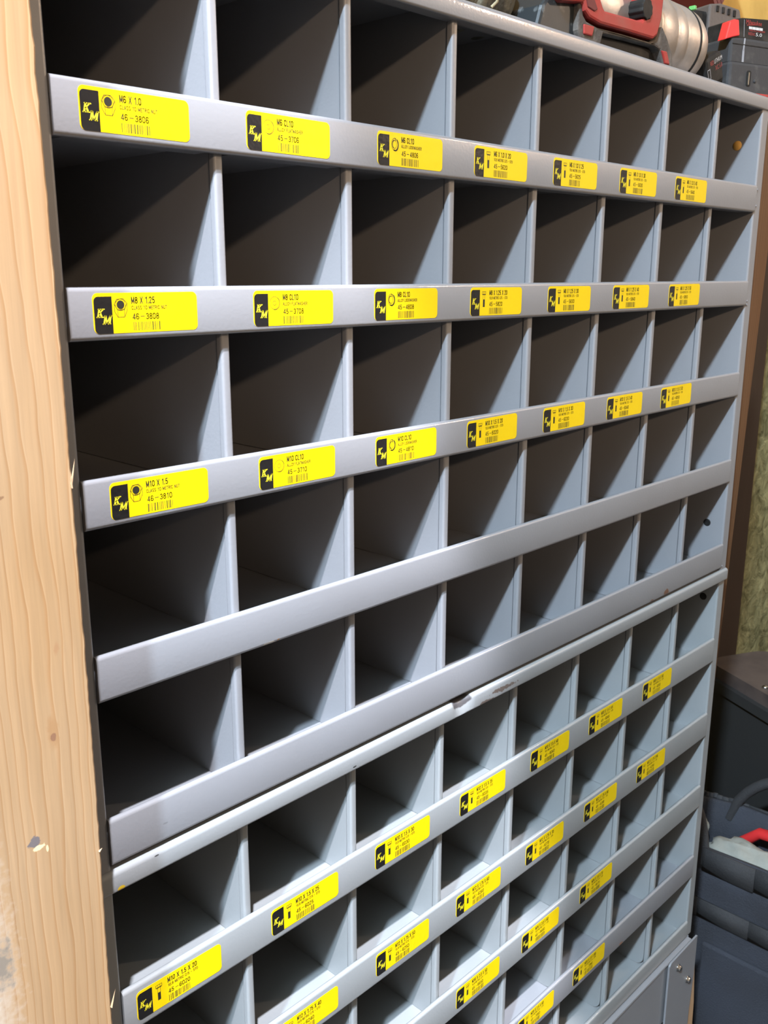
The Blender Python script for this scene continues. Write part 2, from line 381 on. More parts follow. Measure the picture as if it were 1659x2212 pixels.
def bin_cabinet(label, zt, rail_b, lips, bottom, pm, lipmats, railm, rail_y, sides_bottom, ends):
    root = empty('bin_cabinet', (WL + (WR - WL) / 2, DEPTH / 2, bottom))
    tag(root, label, 'cabinet', 'grey steel bin cabinets')
    # side panels with a folded front flange
    for x0, x1, inner in ((WL, 0.0035, 0.0035), (0.8405, WR, 0.8405)):
        ob = obj('side_panel', MB().prism([(x0, DEPTH), (x0, 0.0035)] + arc(x0 + 0.002, 0.0035, 0.002, 180, 270, 3)[1:] +
                                          arc(x1 - 0.002, 0.0035, 0.002, 270, 360, 3) + [(x1, 0.016), (x1 if x1 > 0.5 else x1, 0.016), (x1, DEPTH)],
                                          sides_bottom, zt - 0.0006, 'z'), pm, root)
    obj('back_panel', MB().box(WL + 0.001, WR - 0.001, DEPTH, DEPTH + 0.0012, bottom, zt - 0.0006), pm, root)
    # top sheet and its front rail
    r = 0.0035; n = 180
    base = [(DEPTH, zt)] + arc(rail_y + r, zt - r, r, 90, 180, 5) + arc(rail_y + 0.0018, rail_b + 0.0018, 0.0018, 180, 270, 3) + \
           [(rail_y + 0.012, rail_b), (rail_y + 0.012, rail_b + 0.0012), (rail_y + 0.0028, rail_b + 0.0012), (rail_y + 0.0028, zt - 0.0016), (DEPTH, zt - 0.0016)]
    tp = MB(); vs = []; m = len(base)
    for i in range(n + 1):
        x = WL + 0.0003 + (WR - WL - 0.0006) * i / n
        for y, z in base:
            if railm is M['rail_low'] and y < 0.02:
                d = math.exp(-((x - 0.339) / 0.010) ** 4)
                y2 = y + d * 0.0055 * max(0, (z - rail_b) / (zt - rail_b)); z2 = z - d * 0.0035 * max(0, (z - rail_b - 0.006) / (zt - rail_b)); y, z = y2, z2
            vs.append((x, y, z))
    fs = [(i * m + k, i * m + (k + 1) % m, (i + 1) * m + (k + 1) % m, (i + 1) * m + k) for i in range(n) for k in range(m)]
    tp.add(vs, fs, True); tp.add(vs[:m], [tuple(range(m))]); tp.add(vs[-m:], [tuple(range(m))])
    o = obj('top_panel', tp, railm, root); o.data.set_sharp_from_angle(angle=R(35))
    # shelves with an upturned lip, one per row
    for k, (T, B) in enumerate(lips):
        sh = MB().prism(lip_profile(T, B), ends[0], ends[1], 'x', smooth=True)
        for j in range(8):      # stiffening flange under the front of each cell
            sh.prism([(j * P + 0.010, 0.0036), (j * P + 0.095, 0.0036), (j * P + 0.0985, 0.0056), (j * P + 0.0985, 0.016), (j * P + 0.010, 0.016)], B + 0.0001, B + 0.0012, 'z')
        o = obj('shelf', sh, lipmats[k] if isinstance(lipmats, dict) and k in lipmats else pm, root)
        o.data.set_sharp_from_angle(angle=R(35))
    # dividers row by row
    tops = [zt - 0.0016] + [b + F0 - 0.0012 for t, b in lips[:-1]]
    for k, (T, B) in enumerate(lips):
        for j in range(1, 8):
            o = obj('divider', divider(B + F0, tops[k], j), pm, root); o.data.set_sharp_from_angle(angle=R(35))
    return root


UP = [(-0.130, -0.1589), (-0.2333, -0.2615), (-0.3370, -0.3657), (-0.4407, -0.4698), (-0.5462, -0.5775)]
LO = [(-0.6697, -0.7024), (-0.7722, -0.8062), (-0.8756, -0.9083), (-0.9803, -1.0131), (-1.0827, -1.1080)]
upper = bin_cabinet('upper grey steel parts bin cabinet with tools on top and sticker-free bottom rows', -0.0375, -0.0517, UP, -0.5805, M['paint'],
                    {3: M['lip_chipped'], 4: M['lip_chipped']}, M['paint'], 0.0, -0.5805, (0.0036, 0.8404))
lower = bin_cabinet('lower grey steel parts bin cabinet with a chipped, dented top rail', -0.5806, -0.5955, LO, -1.1085, M['paint_low'],
                    {3: M['lip_chipped']}, M['rail_low'], -0.0015, -1.1085, (0.0036, 0.8404))

# small weld beads where shelves meet the right side panel
for cab, rows in ((upper, [(-0.1345, -0.152), (-0.2560, -0.2600)]), (upper, [(-0.5755,)])):
    for r_ in rows:
        for z in r_:
            obj('weld_bead', MB().lathe([(0, 0.0), (0.0003, 0.0016), (0.0016, 0.0012), (0.0022, 0)], (0.8432, 0.0022, z), (0, -1, 0), 10), M['paint'], cab)
# plug and holes on the inside of the right side panel
disc = MB().lathe([(0, 0.0), (0, 0.0052), (0.0003, 0.0050), (0.0003, 0)], (0.8405, 0.0275, -0.0865), (-1, 0, 0), 24)
tag(obj('plug', disc, mat('orange_plug', (0.9, 0.5, 0.12), 0.6), upper), 'small round orange plug')
for cab, z, y in ((upper, -0.5234, 0.0235), (lower, -0.6188, 0.020)):
    obj('bolt_hole', MB().lathe([(0, 0.0), (0, 0.0046), (0.0004, 0.0044), (0.0004, 0.0036), (0.0001, 0.0)], (0.8405, y, z), (-1, 0, 0), 20), M['dark_rubber'], cab)

# ------------------------------------------------------------------ stickers
_txt = {}


def text_mesh(s):
    if s not in _txt:
        cu = bpy.data.curves.new('t', 'FONT'); cu.body = s; cu.resolution_u = 2; cu.offset = 0.0
        o = bpy.data.objects.new('t', cu); C.objects.link(o); dg = bpy.context.evaluated_depsgraph_get()
        me = o.evaluated_get(dg).to_mesh()
        vs = [v.co.copy() for v in me.vertices]; fs = [tuple(p.vertices) for p in me.polygons]
        o.evaluated_get(dg).to_mesh_clear(); bpy.data.objects.remove(o); bpy.data.curves.remove(cu)
        x0 = min(v.x for v in vs); x1 = max(v.x for v in vs); y0 = min(v.y for v in vs); y1 = max(v.y for v in vs)
        _txt[s] = ([((v.x - x0) / (x1 - x0), (v.y - y0) / (y1 - y0)) for v in vs], fs)
    return _txt[s]


def put_text(mb, s, x, z, wd, h, fr, d):
    vs, fs = text_mesh(s); mb.add([fr(x + a * wd, z + b * h, d) for a, b in vs], fs)


def _el(cx, cy, rx, ry, a0, a1, n=9):
    return [(cx + rx * math.cos(R(a0 + (a1 - a0) * i / n)), cy + ry * math.sin(R(a0 + (a1 - a0) * i / n))) for i in range(n + 1)]


# condensed capitals in a unit-high cell: list of pen strokes per character, and its width
_O = _el(0.25, 0.72, 0.20, 0.23, 180, 0) + _el(0.25, 0.28, 0.20, 0.23, 0, -180) + [(0.05, 0.72)]
GL = {
    'M': ([[(0.05, 0), (0.05, 1), (0.30, 0.15), (0.55, 1), (0.55, 0)]], 0.60), 'X': ([[(0.03, 0), (0.47, 1)], [(0.47, 0), (0.03, 1)]], 0.5),
    'C': ([_el(0.25, 0.72, 0.20, 0.23, 0, 180) + _el(0.25, 0.28, 0.20, 0.23, 180, 360)], 0.5), 'L': ([[(0.06, 1), (0.06, 0.05), (0.42, 0.05)]], 0.43),
    'A': ([[(0.02, 0), (0.25, 1), (0.48, 0)], [(0.10, 0.30), (0.40, 0.30)]], 0.5), 'S': ([_el(0.25, 0.73, 0.19, 0.22, 20, 225) + _el(0.25, 0.27, 0.20, 0.22, 45, -160)], 0.5),
    'E': ([[(0.42, 0.95), (0.06, 0.95), (0.06, 0.05), (0.42, 0.05)], [(0.06, 0.52), (0.38, 0.52)]], 0.45), 'T': ([[(0.22, 0), (0.22, 0.95)], [(0, 0.95), (0.44, 0.95)]], 0.44),
    'R': ([[(0.06, 0), (0.06, 0.95), (0.25, 0.95)] + _el(0.25, 0.73, 0.18, 0.22, 90, -90) + [(0.06, 0.51)], [(0.25, 0.51), (0.45, 0)]], 0.48),
    'I': ([[(0.06, 0), (0.06, 1)]], 0.12), 'N': ([[(0.06, 0), (0.06, 1), (0.44, 0), (0.44, 1)]], 0.5), 'U': ([[(0.05, 1), (0.05, 0.28)] + _el(0.25, 0.28, 0.20, 0.23, 180, 360) + [(0.45, 1)]], 0.5),
    'O': ([_O], 0.5), 'Y': ([[(0.02, 1), (0.24, 0.45), (0.46, 1)], [(0.24, 0.45), (0.24, 0)]], 0.48), 'F': ([[(0.42, 0.95), (0.06, 0.95), (0.06, 0)], [(0.06, 0.52), (0.38, 0.52)]], 0.43),
    'W': ([[(0.02, 1), (0.17, 0.03), (0.34, 0.9), (0.51, 0.03), (0.66, 1)]], 0.68), 'H': ([[(0.06, 0), (0.06, 1)], [(0.44, 0), (0.44, 1)], [(0.06, 0.52), (0.44, 0.52)]], 0.5),
    'K': ([[(0.06, 0), (0.06, 1)], [(0.44, 1), (0.08, 0.42)], [(0.18, 0.55), (0.46, 0)]], 0.48), 'D': ([[(0.06, 0.05), (0.06, 0.95), (0.2, 0.95)] + _el(0.2, 0.5, 0.25, 0.45, 90, -90) + [(0.06, 0.05)]], 0.5),
    '0': ([_O], 0.5), '1': ([[(0.10, 0.78), (0.28, 0.97), (0.28, 0)]], 0.42), '2': ([_el(0.25, 0.72, 0.19, 0.23, 170, -20) + [(0.06, 0.05), (0.46, 0.05)]], 0.5),
    '3': ([_el(0.24, 0.73, 0.18, 0.22, 160, -80) + _el(0.24, 0.28, 0.21, 0.23, 80, -160)], 0.5), '4': ([[(0.36, 0), (0.36, 0.97), (0.04, 0.26), (0.48, 0.26)]], 0.5),
    '5': ([[(0.43, 0.95), (0.11, 0.95), (0.08, 0.52)] + _el(0.25, 0.32, 0.20, 0.27, 125, -150)], 0.5),
    '6': ([_el(0.25, 0.70, 0.20, 0.25, 20, 180) + [(0.05, 0.3)] + _el(0.25, 0.30, 0.20, 0.25, 180, 540, 14)], 0.5), '7': ([[(0.04, 0.95), (0.46, 0.95), (0.20, 0)]], 0.48),
    '9': ([[(0.45, 0.7)] + _el(0.25, 0.70, 0.20, 0.25, 0, 360, 14) + [(0.45, 0.7)] + _el(0.25, 0.30, 0.20, 0.25, 0, -160)], 0.5),
    '8': ([_el(0.25, 0.74, 0.17, 0.21, 0, 360, 14), _el(0.25, 0.28, 0.20, 0.24, 0, 360, 14)], 0.5), '.': ([[(0.05, 0.0), (0.05, 0.13)]], 0.12),
    '-': ([[(0.06, 0.45), (0.40, 0.45)]], 0.46), '/': ([[(0.0, 0), (0.30, 1)]], 0.30), ' ': ([], 0.28)}


def pen_text(mb, s, x, z, wd, h, pen, fr, d):
    """lettering fitted to width wd, drawn with a pen of width pen"""
    gap = 0.13; tot = sum(GL[c][1] + gap for c in s) - gap; kx = wd / tot
    for c in s:
        st_, w_ = GL[c]
        for p in st_: stroke(mb, [(x + a * kx, z + b * h) for a, b in p], pen, fr, d)
        x += (w_ + gap) * kx


def stroke(mb, pts, wd, fr, d, closed=False):
    n = len(pts)
    for i in range(n if closed else n - 1):
        a = Vector(pts[i]); b = Vector(pts[(i + 1) % n]); t = (b - a)
        if t.length < 1e-6: continue
        t = t.normalized(); q = Vector((-t.y, t.x)) * wd / 2; e = t * wd * 0.4
        mb.add([fr(*(a - q - e), d), fr(*(b - q + e), d), fr(*(b + q + e), d), fr(*(a + q - e), d)], [(0, 1, 2, 3)])


def ring(mb, cx, cz, ro, ri, fr, d, sx=1.0, n=28, a0=0, a1=360):
    k = len(mb.v); m = n if a1 - a0 == 360 else n
    for i in range(n + 1):
        q = R(a0 + (a1 - a0) * i / n); c, s = math.cos(q), math.sin(q)
        mb.v += [Vector(fr(cx + ro * c * sx, cz + ro * s, d)), Vector(fr(cx + ri * c * sx, cz + ri * s, d))]
    for i in range(n):
        mb.f.append([k + 2 * i, k + 2 * i + 2, k + 2 * i + 3, k + 2 * i + 1]); mb.sm.append(False); mb.mi.append(0)


def rrect(x0, x1, z0, z1, r, corners='abcd', n=5):
    p = []
    p += arc(x1 - r, z1 - r, r, 0, 90, n) if 'b' in corners else [(x1, z1)]
    p += arc(x0 + r, z1 - r, r, 90, 180, n) if 'a' in corners else [(x0, z1)]
    p += arc(x0 + r, z0 + r, r, 180, 270, n) if 'c' in corners else [(x0, z0)]
    p += arc(x1 - r, z0 + r, r, 270, 360, n) if 'd' in corners else [(x1, z0)]
    return p


# slab-serif italic capitals of the logo, unit height outline strips (x, y, width)
K_S = [((0.12, 0.0), (0.12, 1.0), 0.22), ((-0.08, 0.05), (0.34, 0.05), 0.11), ((-0.08, 0.95), (0.34, 0.95), 0.11), ((0.15, 0.40), (0.66, 0.95), 0.14),
       ((0.30, 0.56), (0.66, 0.03), 0.22), ((0.44, 0.05), (0.90, 0.05), 0.11), ((0.46, 0.95), (0.86, 0.95), 0.11)]
M_S = [((0.10, 0.0), (0.10, 1.0), 0.17), ((-0.08, 0.05), (0.28, 0.05), 0.11), ((-0.04, 0.95), (0.24, 0.95), 0.11), ((0.16, 0.95), (0.46, 0.12), 0.20),
       ((0.46, 0.12), (0.80, 0.95), 0.14), ((0.86, 0.0), (0.86, 1.0), 0.22), ((0.66, 0.05), (1.06, 0.05), 0.11), ((0.76, 0.95), (1.04, 0.95), 0.11)]


def sticker(cab, x, zc, kind, l1, l2, l3, label, tilt=0.0, y=0.0):
    """67 x 21.8 mm yellow sticker, left edge x, centre height zc"""
    W, H = 0.0668, 0.0216; mm = 0.001
    ct, stt = math.cos(tilt), math.sin(tilt)
    def fr(a, b, d):       # a from the left edge, b from the centre line (metres), d thickness towards the viewer
        return (x + a * ct - b * stt, y - d, zc + a * stt + b * ct)
    def zt(v): return H / 2 - v * mm
    out = rrect(0, W, -H / 2, H / 2, 3.2 * mm); n = len(out)
    s = MB(); s.add([fr(a, b, 0.00002) for a, b in out] + [fr(a, b, 0.00016) for a, b in out],
                    [tuple(range(n))[::-1], tuple(range(n, 2 * n))] + [(i, (i + 1) % n, n + (i + 1) % n, n + i) for i in range(n)])
    so = obj('sticker', s, M['yellow'], cab, org=fr(W / 2, 0, 0)); so['label'] = label
    d = 0.00022
    p = rrect(0.7 * mm, 11.6 * mm, -H / 2 + 0.0 * mm, H / 2 - 1.9 * mm, 2.6 * mm, 'ac'); lp = MB()
    lp.add([fr(a, b, d) for a, b in p], [tuple(range(len(p)))]); obj('logo_panel', lp, M['black'], so, fix=False)
    lg = MB(); d2 = 0.00030
    for strokes, ox, oz, hh in ((K_S, 2.2 * mm, zt(13.0), 4.7 * mm), (M_S, 5.6 * mm, zt(16.6), 4.7 * mm)):
        for a, b, wd in strokes:
            q = [(ox + hh * (p_[0] * 0.92 + 0.24 * p_[1]), oz + hh * p_[1]) for p_ in (a, b)]
            v = Vector((q[1][0] - q[0][0], q[1][1] - q[0][1])).normalized(); nn = Vector((-v.y, v.x)) * wd * hh * 0.50
            q0, q1 = Vector(q[0]), Vector(q[1])
            lg.add([fr(*(q0 - nn), d2), fr(*(q1 - nn), d2), fr(*(q1 + nn), d2), fr(*(q0 + nn), d2)], [(0, 1, 2, 3)])
    obj('logo_lettering', lg, M['logo_ink'], so, fix=False)
    sy = MB(); cx = 16.8 * mm
    if kind == 'nut':
        ring(sy, cx, zt(6.4), 2.35 * mm, 0, fr, d)
        hx = [(-3.7, 3.4), (-1.9, 2.2), (1.6, 2.2), (3.7, 4.2), (3.9, 7.2), (2.2, 9.6), (-1.6, 9.6), (-3.8, 7.0)]
        hx = [(-3.8, 6.0), (-2.2, 3.4), (1.8, 3.2), (4.0, 5.6), (2.2, 9.0), (-1.9, 9.1)]
        stroke(sy, [(cx + a * mm, zt(b)) for a, b in hx], 0.26 * mm, fr, d, True)
        ring(sy, cx, zt(6.4), 3.2 * mm, 2.98 * mm, fr, d)
        stroke(sy, [(cx + a * mm, zt(b)) for a, b in [(-3.8, 6.0), (-3.8, 9.9), (-1.9, 13.0), (2.2, 13.0), (4.0, 9.4), (4.0, 5.6)]], 0.26 * mm, fr, d)
        for a in ((-1.9, 9.1, 13.0), (2.2, 9.0, 13.0)):
            stroke(sy, [(cx + a[0] * mm, zt(a[1])), (cx + a[0] * mm, zt(a[2]))], 0.24 * mm, fr, d)
    elif kind == 'washer':
        ring(sy, cx, zt(7.6), 4.0 * mm, 3.78 * mm, fr, d); ring(sy, cx, zt(7.6), 1.45 * mm, 1.22 * mm, fr, d)
        ring(sy, cx + 0.35 * mm, zt(7.8), 4.05 * mm, 3.85 * mm, fr, d, a0=-110, a1=60)
    elif kind == 'lock':
        ring(sy, cx, zt(7.6), 4.1 * mm, 3.75 * mm, fr, d, sx=0.78); ring(sy, cx, zt(7.6), 2.7 * mm, 2.4 * mm, fr, d, sx=0.72)
        ring(sy, cx + 0.7 * mm, zt(7.8), 4.2 * mm, 3.3 * mm, fr, d, sx=0.80, a0=-120, a1=60)
        ring(sy, cx - 0.2 * mm, zt(7.6), 3.0 * mm, 2.4 * mm, fr, d, sx=0.8, a0=95, a1=250)
        stroke(sy, [(cx + 0.4 * mm, zt(3.6)), (cx + 1.2 * mm, zt(5.2))], 0.5 * mm, fr, d)
    else:
        stroke(sy, [(cx + a * mm, zt(b)) for a, b in [(-2.3, 3.3), (2.3, 3.3), (2.3, 5.2), (-2.3, 5.2)]], 0.28 * mm, fr, d, True)
        for a in (-0.8, 0.8): stroke(sy, [(cx + a * mm, zt(3.3)), (cx + a * mm, zt(5.2))], 0.22 * mm, fr, d)
        stroke(sy, [(cx - 1.9 * mm, zt(5.6)), (cx + 1.9 * mm, zt(5.6))], 0.4 * mm, fr, d)
        for a in (-1.05, 1.05): stroke(sy, [(cx + a * mm, zt(5.6)), (cx + a * mm, zt(9.4))], 0.24 * mm, fr, d)
        sy.add([fr(cx - 1.15 * mm, zt(9.2), d), fr(cx + 1.15 * mm, zt(9.2), d), fr(cx + 1.15 * mm, zt(15.0), d), fr(cx - 1.15 * mm, zt(15.0), d)], [(0, 1, 2, 3)])
    obj({'nut': 'hex_nut_drawing', 'washer': 'flat_washer_drawing', 'lock': 'lock_washer_drawing', 'bolt': 'bolt_drawing'}[kind], sy, M['ink'], so, fix=False)
    tx = MB(); x0 = 23.6 * mm
    n1 = sum(GL[c][1] + 0.13 for c in l1)
    pen_text(tx, l1, x0, zt(5.9), n1 * 3.05 * mm, 3.5 * mm, 0.50 * mm, fr, d)
    n2 = sum(GL[c][1] + 0.13 for c in l2)
    pen_text(tx, l2, x0, zt(9.2), n2 * 2.12 * mm, 2.0 * mm, 0.28 * mm, fr, d)
    pen_text(tx, l3[:2], x0 + 0.3 * mm, zt(14.5), 4.0 * mm, 3.2 * mm, 0.44 * mm, fr, d)
    stroke(tx, [(x0 + 5.5 * mm, zt(12.9)), (x0 + 7.8 * mm, zt(12.9))], 0.36 * mm, fr, d)
    pen_text(tx, l3[3:], x0 + 8.8 * mm, zt(14.5), 8.3 * mm, 3.2 * mm, 0.44 * mm, fr, d)
    obj('lettering', tx, M['ink'], so, fix=False)
    bc = MB(); q = x0 + 0.4 * mm; rnd = random.Random(l1 + l3)
    while q < x0 + 17.2 * mm:
        wd = rnd.choice([0.28, 0.28, 0.42, 0.62]) * mm
        bc.add([fr(q, zt(20.6), d), fr(q + wd, zt(20.6), d), fr(q + wd, zt(15.8), d), fr(q, zt(15.8), d)], [(0, 1, 2, 3)])
        q += wd + rnd.choice([0.32, 0.45, 0.75, 0.95]) * mm
    obj('barcode', bc, M['ink'], so, fix=False)


CS = '10.9 METRIC C/S - STD'
KW = {'nut': 'hex nut', 'washer': 'flat washer', 'lock': 'lock washer', 'bolt': 'bolt'}
ROWS = [
    (upper, 'first', UP[0], 0.0110, [0.0179, 0.1245, 0.2345, 0.3378, 0.4413, 0.5466, 0.6508],
     [('nut', 'M6 X 1.0', 'CLASS 10 METRIC NUT', '46-3806'), ('washer', 'M6 CL10', 'ALLOY FLATWASHER', '45-3706'), ('lock', 'M6 CL10', 'ALLOY LOCKWASHER', '45-4806')] +
     [('bolt', 'M6 X 1.0 X %d' % n, CS, '45-56%d' % n) for n in (20, 25, 30, 40)]),
    (upper, 'second', UP[1], 0.0110, [0.0174, 0.1257, 0.2315, 0.3370, 0.4413, 0.5466, 0.6539],
     [('nut', 'M8 X 1.25', 'CLASS 10 METRIC NUT', '46-3808'), ('washer', 'M8 CL10', 'ALLOY FLATWASHER', '45-3708'), ('lock', 'M8 CL10', 'ALLOY LOCKWASHER', '45-4808')] +
     [('bolt', 'M8 X 1.25 X %d' % n, CS, '45-58%d' % n) for n in (20, 30, 40, 50)]),
    (upper, 'third', UP[2], 0.0108, [0.0195, 0.1259, 0.2327, 0.3368, 0.4423, 0.5478, 0.6533],
     [('nut', 'M10 X 1.5', 'CLASS 10 METRIC NUT', '46-3810'), ('washer', 'M10 CL10', 'ALLOY FLATWASHER', '45-3710'), ('lock', 'M10 CL10', 'ALLOY LOCKWASHER', '45-4810')] +
     [('bolt', 'M10 X 1.5 X %d' % n, CS, '45-60%d' % n) for n in (20, 30, 40, 50)]),
    (lower, 'first', LO[0], 0.0112, [0.0125, 0.1242, 0.2318, 0.3391, 0.4464, 0.5505, 0.6623],
     [('bolt', 'M10 X 1.5 X %d' % n, CS, '45-60%d' % n) for n in (20, 25, 30, 35, 40, 45, 50)]),
    (lower, 'second', LO[1], 0.0112, [None, 0.1225, 0.2328, 0.3372, 0.4450, 0.5513, 0.6626],
     [None] + [('bolt', 'M12 X 1.75 X %d' % n, CS, '45-62%d' % n) for n in (40, 50, 60, 70, 80, 90)]),
    (lower, 'third', LO[2], 0.0112, [None, None, None, 0.3406, 0.4450, 0.5529],
     [None, None, None] + [('bolt', 'M16 X 2.0 X %d' % n, CS, '45-66%d' % n) for n in (50, 60, 70)]),
    (lower, 'fourth', LO[3], 0.0112, [None, None, None, None, 0.4440, 0.5489],
     [None, None, None, None] + [('bolt', 'M20 X 2.5 X %d' % n, CS, '45-70%d' % n) for n in (60, 80)]),
]
ORD = ['leftmost', 'second', 'third', 'fourth', 'fifth', 'sixth', 'seventh']
for cab, rn, (T, B), off, xs, data in ROWS:
    for c, (x, dd) in enumerate(zip(xs, data)):
        if not dd: continue
        zc = (T + B) / 2 + 0.0003 + (0.0012 if cab is lower and c > 1 else 0)
        sticker(cab, x, zc, *dd, 'yellow sticker reading %s with a %s drawing' % (dd[1], KW[dd[0]]), tilt=random.uniform(-0.006, 0.006))

# ------------------------------------------------------------------ base stand under the cabinets
base = empty('cabinet_stand', (0.42, 0.15, -ZO))
tag(base, 'grey steel stand under the bin cabinets, with a bolted corner leg', 'stand')
leg = [(0.7775, -ZO), (0.7775, -1.1135)] + arc(0.7845, -1.1170, 0.007, 165, 95, 4) + [(0.8560, -1.1090), (0.8560, -1.170), (0.8510, -1.2300), (0.8480, -ZO)]
o = obj('leg', MB().prism(leg, -0.0085, -0.0060, 'y'), M['paint'], base, bevel=0.0008)
obj('leg', MB().box(-0.0085, 0.065, -0.0085, -0.0060, -ZO, -1.11), M['paint'], base, bevel=0.0008)
obj('side_sheet', MB().box(0.8460, 0.8480, 0.0005, 0.29, -ZO, -1.1095), M['paint'], base)
obj('side_sheet', MB().box(-0.0085, -0.0065, 0.0005, 0.29, -ZO, -1.1095), M['paint'], base)
obj('front_rail', MB().prism([(0.0, -1.1095), (-0.0052, -1.1100), (-0.0056, -1.1120), (-0.0036, -1.1140), (-0.0036, -1.205), (0.012, -1.207), (0.012, -1.1095)], 0.0, 0.845, 'x'), M['paint'], base)
obj('deck', MB().box(-0.005, 0.845, 0.012, 0.30, -1.1110, -1.1090), M['paint'], base)
obj('back_sheet', MB().box(-0.0065, 0.846, 0.29, 0.2915, -ZO, -1.1112), M['paint'], base)
for x, z in ((0.8020, -1.128), (0.8345, -1.1665)):
    bo = MB().lathe([(0, 0.0), (0, 0.0052), (0.0012, 0.0052), (0.0013, 0.0040), (0.0042, 0.0040), (0.0048, 0.0032), (0.0048, 0.0)], (x, -0.0086, z), (0, -1, 0), 6)
    tag(obj('bolt', bo, M['steel'], base), 'shiny steel bolt head')

# ------------------------------------------------------------------ things on top of the cabinet (top sheet at z = -0.0375)
TOP = -0.0375
# cordless tool: silver barrel in a red and grey carrying frame
tool = empty('cordless_tool', (0.62, 0.06, TOP))
tag(tool, 'dusty silver barrelled power tool in a red and grey frame, lying on the upper cabinet', 'power tool')
AX = Vector((1, 0.03, 0.0)).normalized(); RB = 0.0395
pr = [(0, 0.0), (0, RB * 0.9), (0.004, RB)]
for t in (0.10, 0.15, 0.185, 0.207):
    pr += [(t - 0.002, RB), (t, RB * 0.972), (t + 0.002, RB)]
pr += [(0.232, RB)]
obj('barrel', MB().lathe(pr, (0.493, 0.056, TOP + RB + 0.001), AX, 56), M['silver'], tool)
o_ = Vector((0.493, 0.056, TOP + RB + 0.001))
obj('band', MB().lathe([(0.2322, RB * 0.96), (0.2322, RB * 1.012), (0.2355, RB * 1.012), (0.2355, RB * 0.96)], o_, AX, 56), M['dark_rubber'], tool)
obj('end_cap', MB().lathe([(0.2355, RB * 0.98), (0.238, RB * 1.0), (0.248, RB * 0.985), (0.256, RB * 0.93), (0.261, RB * 0.84), (0.262, RB * 0.6), (0.260, 0)], o_, AX, 56), M['silver'], tool)
obj('indicator', MB().box(0.7335, 0.7375, 0.036, 0.043, TOP + 2 * RB - 0.0065, TOP + 2 * RB - 0.0025), mat('green_dot', (0.12, 0.42, 0.10), 0.5), tool, bevel=0.0006)
red_out = [(0.4480, 0.004), (0.4520, -0.0118), (0.457, -0.0135), (0.4841, -0.0095), (0.4867, -0.0152), (0.494, -0.0191), (0.5114, -0.0211), (0.5559, -0.0196),
           (0.6009, -0.0185), (0.6081, -0.0143), (0.6139, 0.0002), (0.6164, 0.0262), (0.612, 0.040), (0.586, 0.040), (0.5818, 0.0196), (0.5836, -0.003), (0.5790, -0.0072),
           (0.5431, -0.0086), (0.517, -0.0098), (0.514, -0.0077), (0.506, 0.002), (0.500, 0.010), (0.470, 0.012)]
obj('handle_frame', MB().prism(red_out, 0.006, 0.026, 'y'), M['red'], tool, bevel=0.0022)
obj('handle_recess', MB().prism([(0.4865, -0.0062), (0.498, -0.0035), (0.5046, -0.0112), (0.5001, -0.0137), (0.4895, -0.0122)], 0.0052, 0.007, 'y'),
    mat('deep_red', (0.15, 0.02, 0.018), 0.7), tool, bevel=0.0008)
grey_out = [(0.4816, -0.0085), (0.4860, -0.0100), (0.4890, -0.0180), (0.494, -0.0215), (0.5114, -0.0232), (0.5559, -0.0215), (0.6009, -0.0205), (0.6105, -0.0165),
            (0.6155, -0.0060), (0.622, -0.0042), (0.6331, -0.0133), (0.6429, -0.0236), (0.6457, -0.0330), (0.6457, TOP), (0.6276, TOP), (0.6201, -0.0241), (0.6086, -0.0225), (0.5631, -0.0240),
            (0.5237, -0.0262), (0.5205, -0.0268), (0.517, TOP), (0.4860, TOP), (0.4816, -0.0300)]
obj('bumper_frame', MB().prism(grey_out, 0.009, 0.034, 'y'), M['grey_rubber'], tool, bevel=0.0016)
for q in ([(0.4886, -0.0245), (0.5045, -0.0240), (0.5018, -0.0320), (0.4893, -0.0322)], [(0.6212, -0.0245), (0.6305, -0.0242), (0.6375, -0.0345), (0.6285, -0.0350)]):
    obj('foot_insert', MB().prism(q, 0.0075, 0.011, 'y'), M['red'], tool, bevel=0.0010)
obj('underbody', MB().prism([(0.512, -0.0240), (0.613, -0.0220), (0.624, -0.030), (0.626, TOP), (0.510, TOP)], 0.016, 0.050, 'y'), M['dark_rubber'], tool, bevel=0.003)
obj('rear_housing', MB().prism([(0.430, TOP), (0.437, -0.018), (0.452, -0.002), (0.470, 0.010), (0.486, 0.008), (0.490, -0.010), (0.486, TOP)], 0.014, 0.060, 'y'), M['smoke'], tool, bevel=0.003)
kn = MB(); kc = Vector((0.585, 0.012, 0.0035))
n = 20; prf = []
for i in range(n):
    q = 2 * math.pi * i / n; rr = 1.0 + (0.07 if i % 2 else -0.05)
    prf.append((kc.x + 0.0088 * rr * math.cos(q), kc.z + 0.0088 * rr * math.sin(q)))
kn.prism(prf, 0.0045, 0.020, 'y')
obj('knob', kn, M['dark_rubber'], tool, bevel=0.0008)

